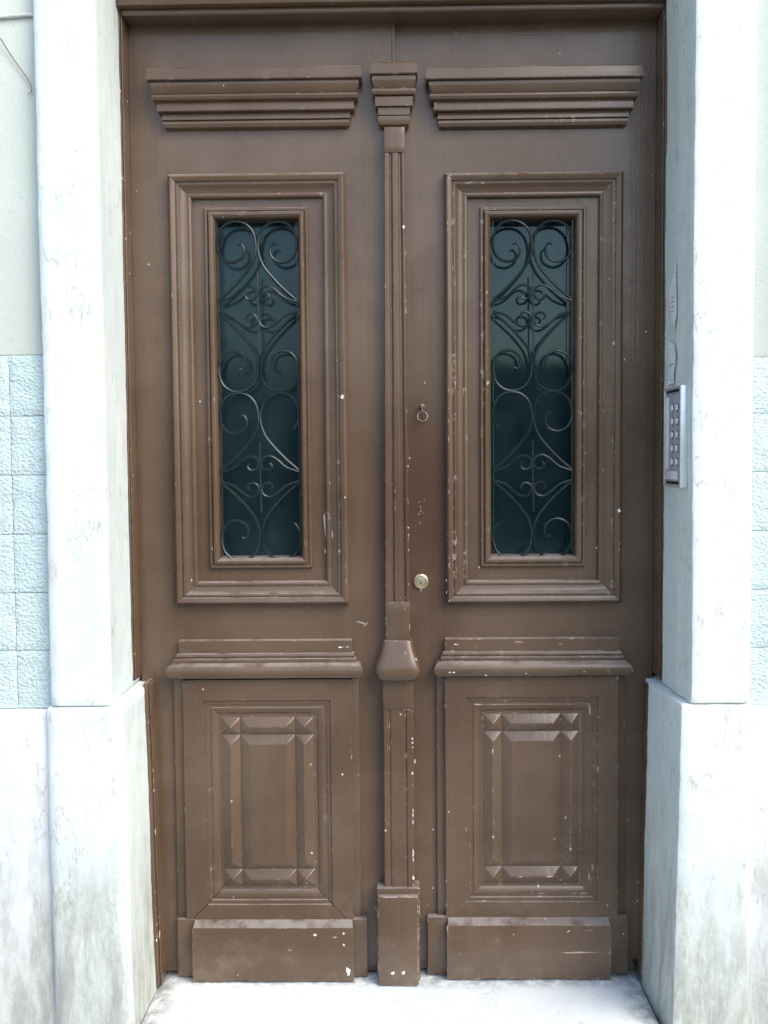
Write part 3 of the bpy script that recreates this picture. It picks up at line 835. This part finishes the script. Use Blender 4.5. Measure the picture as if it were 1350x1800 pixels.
# ---- marks where paint is gone or scraped
def chips(parent, items):
    for i, (x, z, y, w_, h_, mat, rot) in enumerate(items):
        flake('paint_chip', x, z, y, w_, h_, mat, parent, rot, 13, int(x * 1e4) + int(z * 1e4) + i)
chips(left, [(-0.0805, .9030, YL, .038, .008, 'scrape', -.35), (-0.0740, .8990, YL, .020, .006, 'scrape', .6),
             (-0.1350, .8450, YL - .0175, .022, .004, 'chip', .05), (-.1170, .8460, YL - .0175, .012, .003, 'chip', .1),
             (-0.1720, 1.150, YL - .0030, .006, .110, 'scrape', .03), (-0.1720, 1.085, YL - .0030, .005, .024, 'scrape', 0), (-.1535, 1.128, YL - .0085, .004, .024, 'scrape', 0),
             (-0.1240, 1.466, YL - .0250, .010, .014, 'chip', 0), (-0.1200, 1.2200, YL - .0250, .005, .006, 'chip', 0)])
chips(lplinth, [(-.1230, .0310, YL - .0448, .018, .028, 'chip', .1), (-.2050, .1230, YL - .0448, .012, .010, 'chip', .3), (-.1560, .1170, YL - .0448, .022, .006, 'scrape', 0), (-.2700, .0840, YL - .0448, .012, .004, 'scrape', -.6)])
chips(rplinth, [(.4540, .0720, YR - .0448, .160, .0045, 'barewood', .01), (.4300, .1260, YR - .0448, .014, .006, 'barewood', .2), (.4850, .1280, YR - .0448, .036, .003, 'scrape', -.05)])
chips(pil, [(-.0120, .0330, YL - .0605, .018, .011, 'chip', 0), (.0170, .0340, YL - .0605, .018, .012, 'chip', .2), (.0480, .5590, YL - .0285, .009, .020, 'barewood', 0), (.0295, 1.8750, YL - .0305, .006, .011, 'chip', 0)])
chips(rightl, [(.2330, 1.722, YR - .0120, .005, .011, 'barewood', 0), (.2340, 1.5000, YR - .0120, .008, .012, 'barewood', 0), (.5570, 1.181, YR - .0250, .009, .013, 'chip', 0)])
chips(rlow, [(.2440, .5230, YR - .0185, .008, .008, 'chip', .3)])

rg = random.Random(21)
for i in range(26):                                   # chipped right arris of the pilaster
    z = rg.choice((rg.uniform(.23, .46), rg.uniform(.25, .75), rg.uniform(.76, 1.3)))
    xe = PX + (.0378 if z < .76 else .0305 + .0006) - .0035
    if .755 < z < .87: xe = PX + .047
    if .755 < z < .87: continue
    flake('paint_chip', xe + rg.uniform(-.0008, .0008), z, YL - .0322, rg.uniform(.003, .006), rg.uniform(.006, .026) if z < .5 else rg.uniform(.004, .011), rg.choice(('chip', 'chip', 'barewood')), pil, rg.uniform(-.15, .15), 11, 100 + i)
for i in range(16):                                   # chips along the foot and left arris of the right window moulding
    if i < 8: flake('paint_chip', .1300 + rg.uniform(.0, .003), .955 + abs(rg.gauss(0, .12)), YR - .0195, rg.uniform(.003, .005), rg.uniform(.006, .018), rg.choice(('chip', 'barewood')), rightl, 0, 11, 200 + i)
    else: flake('paint_chip', rg.uniform(.18, .54), .9565 + rg.uniform(-.001, .002), YR - .0210, rg.uniform(.008, .024), rg.uniform(.003, .005), rg.choice(('chip', 'barewood', 'barewood')), rightl, 0, 11, 200 + i)
for i in range(11):                                   # sill of the right leaf
    up = i % 2
    flake('paint_chip', rg.uniform(.12, .56), rg.uniform(.836, .858) if up else rg.uniform(.776, .786), YR - (.0175 if up else .0445), rg.uniform(.008, .030) if up else rg.uniform(.004, .010), rg.uniform(.002, .004) if up else rg.uniform(.004, .007), rg.choice(('barewood', 'chip', 'scrape')), rightl, 0, 11, 300 + i)
for i in range(9):                                    # scratched patch above the lock
    flake('paint_chip', .0675 + rg.gauss(0, .006), 1.185 + rg.gauss(0, .024), YR, rg.uniform(.002, .004), rg.uniform(.004, .009), 'scrape', rightl, rg.uniform(-.7, .7), 9, 400 + i)
flake('rotted_hole_dark', .6080, .0220, YR, .022, .030, 'black', rightl, .3, 13, 5)  # dark of the rotted-out hole, painted on as a flat black flake
flake('paint_chip', .1660, 2.3915, -.0782, .008, .009, 'chip', fr, 0, 11, 77)  # white bird-dropping spot on the head rail

# ------------------------------------------------------------------ entry phone on the right reveal
def entry_phone():
    X = 0.6545
    t = thing('entry_phone', 'slim aluminium entry phone panel with ten white buttons on the right reveal', 'intercom', (X, -0.15, 1.24))
    y0, y1, z0, z1 = -0.232, -0.082, 1.244, 1.474       # street side, door side, bottom, top
    def b(nm, ya, yb_, za, zb, xa, xb, mat, par, bev=.001):
        return box(nm, X - xb, X - xa, ya, yb_, za, zb, mat, par, bev, 2, 0)
    b('housing', y0 + .002, y1 - .002, z0 + .002, z1 - .002, -.008, .0035, 'gasket', t)
    for (ya, yb_, za, zb, p) in ((y0, y0 + .013, z0, z1, .0100), (y1 - .006, y1, z0, z1, .0080), (y0 + .0132, y1 - .0062, z1 - .006, z1, .0080), (y0 + .0132, y1 - .0062, z0, z0 + .006, .0080)):
        b('bezel', ya, yb_, za, zb, -.008, p, 'steel', t, .0018)
    fp = b('faceplate', y0 + .020, y1 - .013, z0 + .016, z1 - .016, .0035, .0058, 'plate', t)
    for (ya, yb_, za, zb) in ((y0 + .0165, y0 + .0198, z0 + .013, z1 - .013), (y1 - .0128, y1 - .0095, z0 + .013, z1 - .013), (y0 + .020, y1 - .013, z1 - .0158, z1 - .013), (y0 + .020, y1 - .013, z0 + .013, z0 + .0158)):
        b('inner_trim', ya, yb_, za, zb, .0035, .0072, 'steel', fp, .0006)
    b('name_strip', y1 - .040, y1 - .0132, z0 + .040, z1 - .022, .0059, .0068, 'label', fp, .0003)
    b('notice_label', y0 + .034, y1 - .0132, z0 + .0165, z0 + .036, .0059, .0070, 'button', fp, .0003)
    for r in range(5):
        z = z1 - .048 - r * .0310
        for y in (y0 + .038, y0 + .078):
            bt = disc('button', (X - .0058, y, z), (-1, 0, 0), [(.0080, -.001), (.0080, .0020), (.0072, .0032), (.0045, .0040), (.001, .0042)], 'button', t, 18)
            disc('button_collar', (X - .0058, y, z), (-1, 0, 0), [(.0105, -.0005), (.0105, .0006), (.0082, .0010)], 'gasket', bt, 18)
    return t
entry_phone()

# ------------------------------------------------------------------ torn papers pasted on the right reveal
def torn(name, label, pts, x=0.6512, th=0.0003, seed=0):
    rg = random.Random(seed); ring = []
    m = len(pts)
    for i in range(m):
        a, b = Vector(pts[i]), Vector(pts[(i + 1) % m]); k = max(2, int((b - a).length / 0.006))
        for j in range(k):
            p = a.lerp(b, j / k); ring.append((p.x + rg.uniform(-.0012, .0012), p.y + rg.uniform(-.0015, .0015)))
    n = len(ring); V = [(x, a, b) for a, b in ring] + [(x - th, a, b) for a, b in ring]
    F = [tuple(range(n)), tuple(range(n, 2 * n))] + [(i, (i + 1) % n, n + (i + 1) % n, n + i) for i in range(n)]
    o = mk(name, V, F, 'paper', None, 0); o['label'] = label; o['category'] = 'paper'; o['group'] = 'torn papers on the right reveal'
torn('torn_paper', 'highest torn strip of printed paper stuck to the right reveal', [(-.105, 1.700), (-.165, 1.760), (-.172, 1.640), (-.150, 1.605), (-.125, 1.640)], seed=1)
torn('torn_paper', 'middle pale torn paper stuck to the right reveal', [(-.095, 1.585), (-.155, 1.575), (-.170, 1.545), (-.165, 1.530), (-.100, 1.528)], seed=2)
torn('torn_paper', 'torn paper notch just above the entry phone panel', [(-.098, 1.522), (-.168, 1.530), (-.150, 1.502), (-.155, 1.482), (-.100, 1.482), (-.112, 1.504)], seed=3)

# ------------------------------------------------------------------ cable and dry stem on the left plaster
o = tube('cable', smooth_path([(-3.0, -.226, 2.275), (-1.4, -.2275, 2.290), (-1.0, -.227, 2.292), (-.90, -.228, 2.297), (-.85, -.2275, 2.3005), (-.80, -.228, 2.303), (-.781, -.226, 2.304)], 5), .0042, 'cable', None, 8)
o['label'] = 'thin whitish cable running level across the plaster at upper left'; o['category'] = 'cable'
o = tube('dry_stem', smooth_path([(-.905, -.2300, 2.345), (-.872, -.2300, 2.262), (-.862, -.2320, 2.250), (-.842, -.2290, 2.217), (-.815, -.2290, 2.178), (-.801, -.2300, 2.156), (-.797, -.2290, 2.138), (-.806, -.2285, 2.131)], 5), .0013, 'twig', None, 6, 1.0, lambda t: 1.2 - .6 * t)
o['label'] = 'thin dry stem trailing down the plaster at upper left'; o['category'] = 'stem'

# ------------------------------------------------------------------ low house across the street, seen only as a reflection in the panes
hs = thing('low_house', 'low dark house across the street, mirrored in the lower door panes', 'house', (0, -16, -0.17))
box('wall', -14, 14, -20, -16, -0.17, 2.80, 'house', hs, 0.01)
box('parapet', -14.1, 14.1, -16.25, -15.9, 2.803, 3.02, 'house', hs, 0.02)
for x0 in (-3.4, 1.9):
    wn = box('window', x0, x0 + 1.2, -16.02, -15.94, 1.10, 2.15, 'gasket', hs, 0.01)
    box('sill', x0 - .1, x0 + 1.3, -16.02, -15.80, 0.98, 1.08, 'stone_base', wn, 0.01)
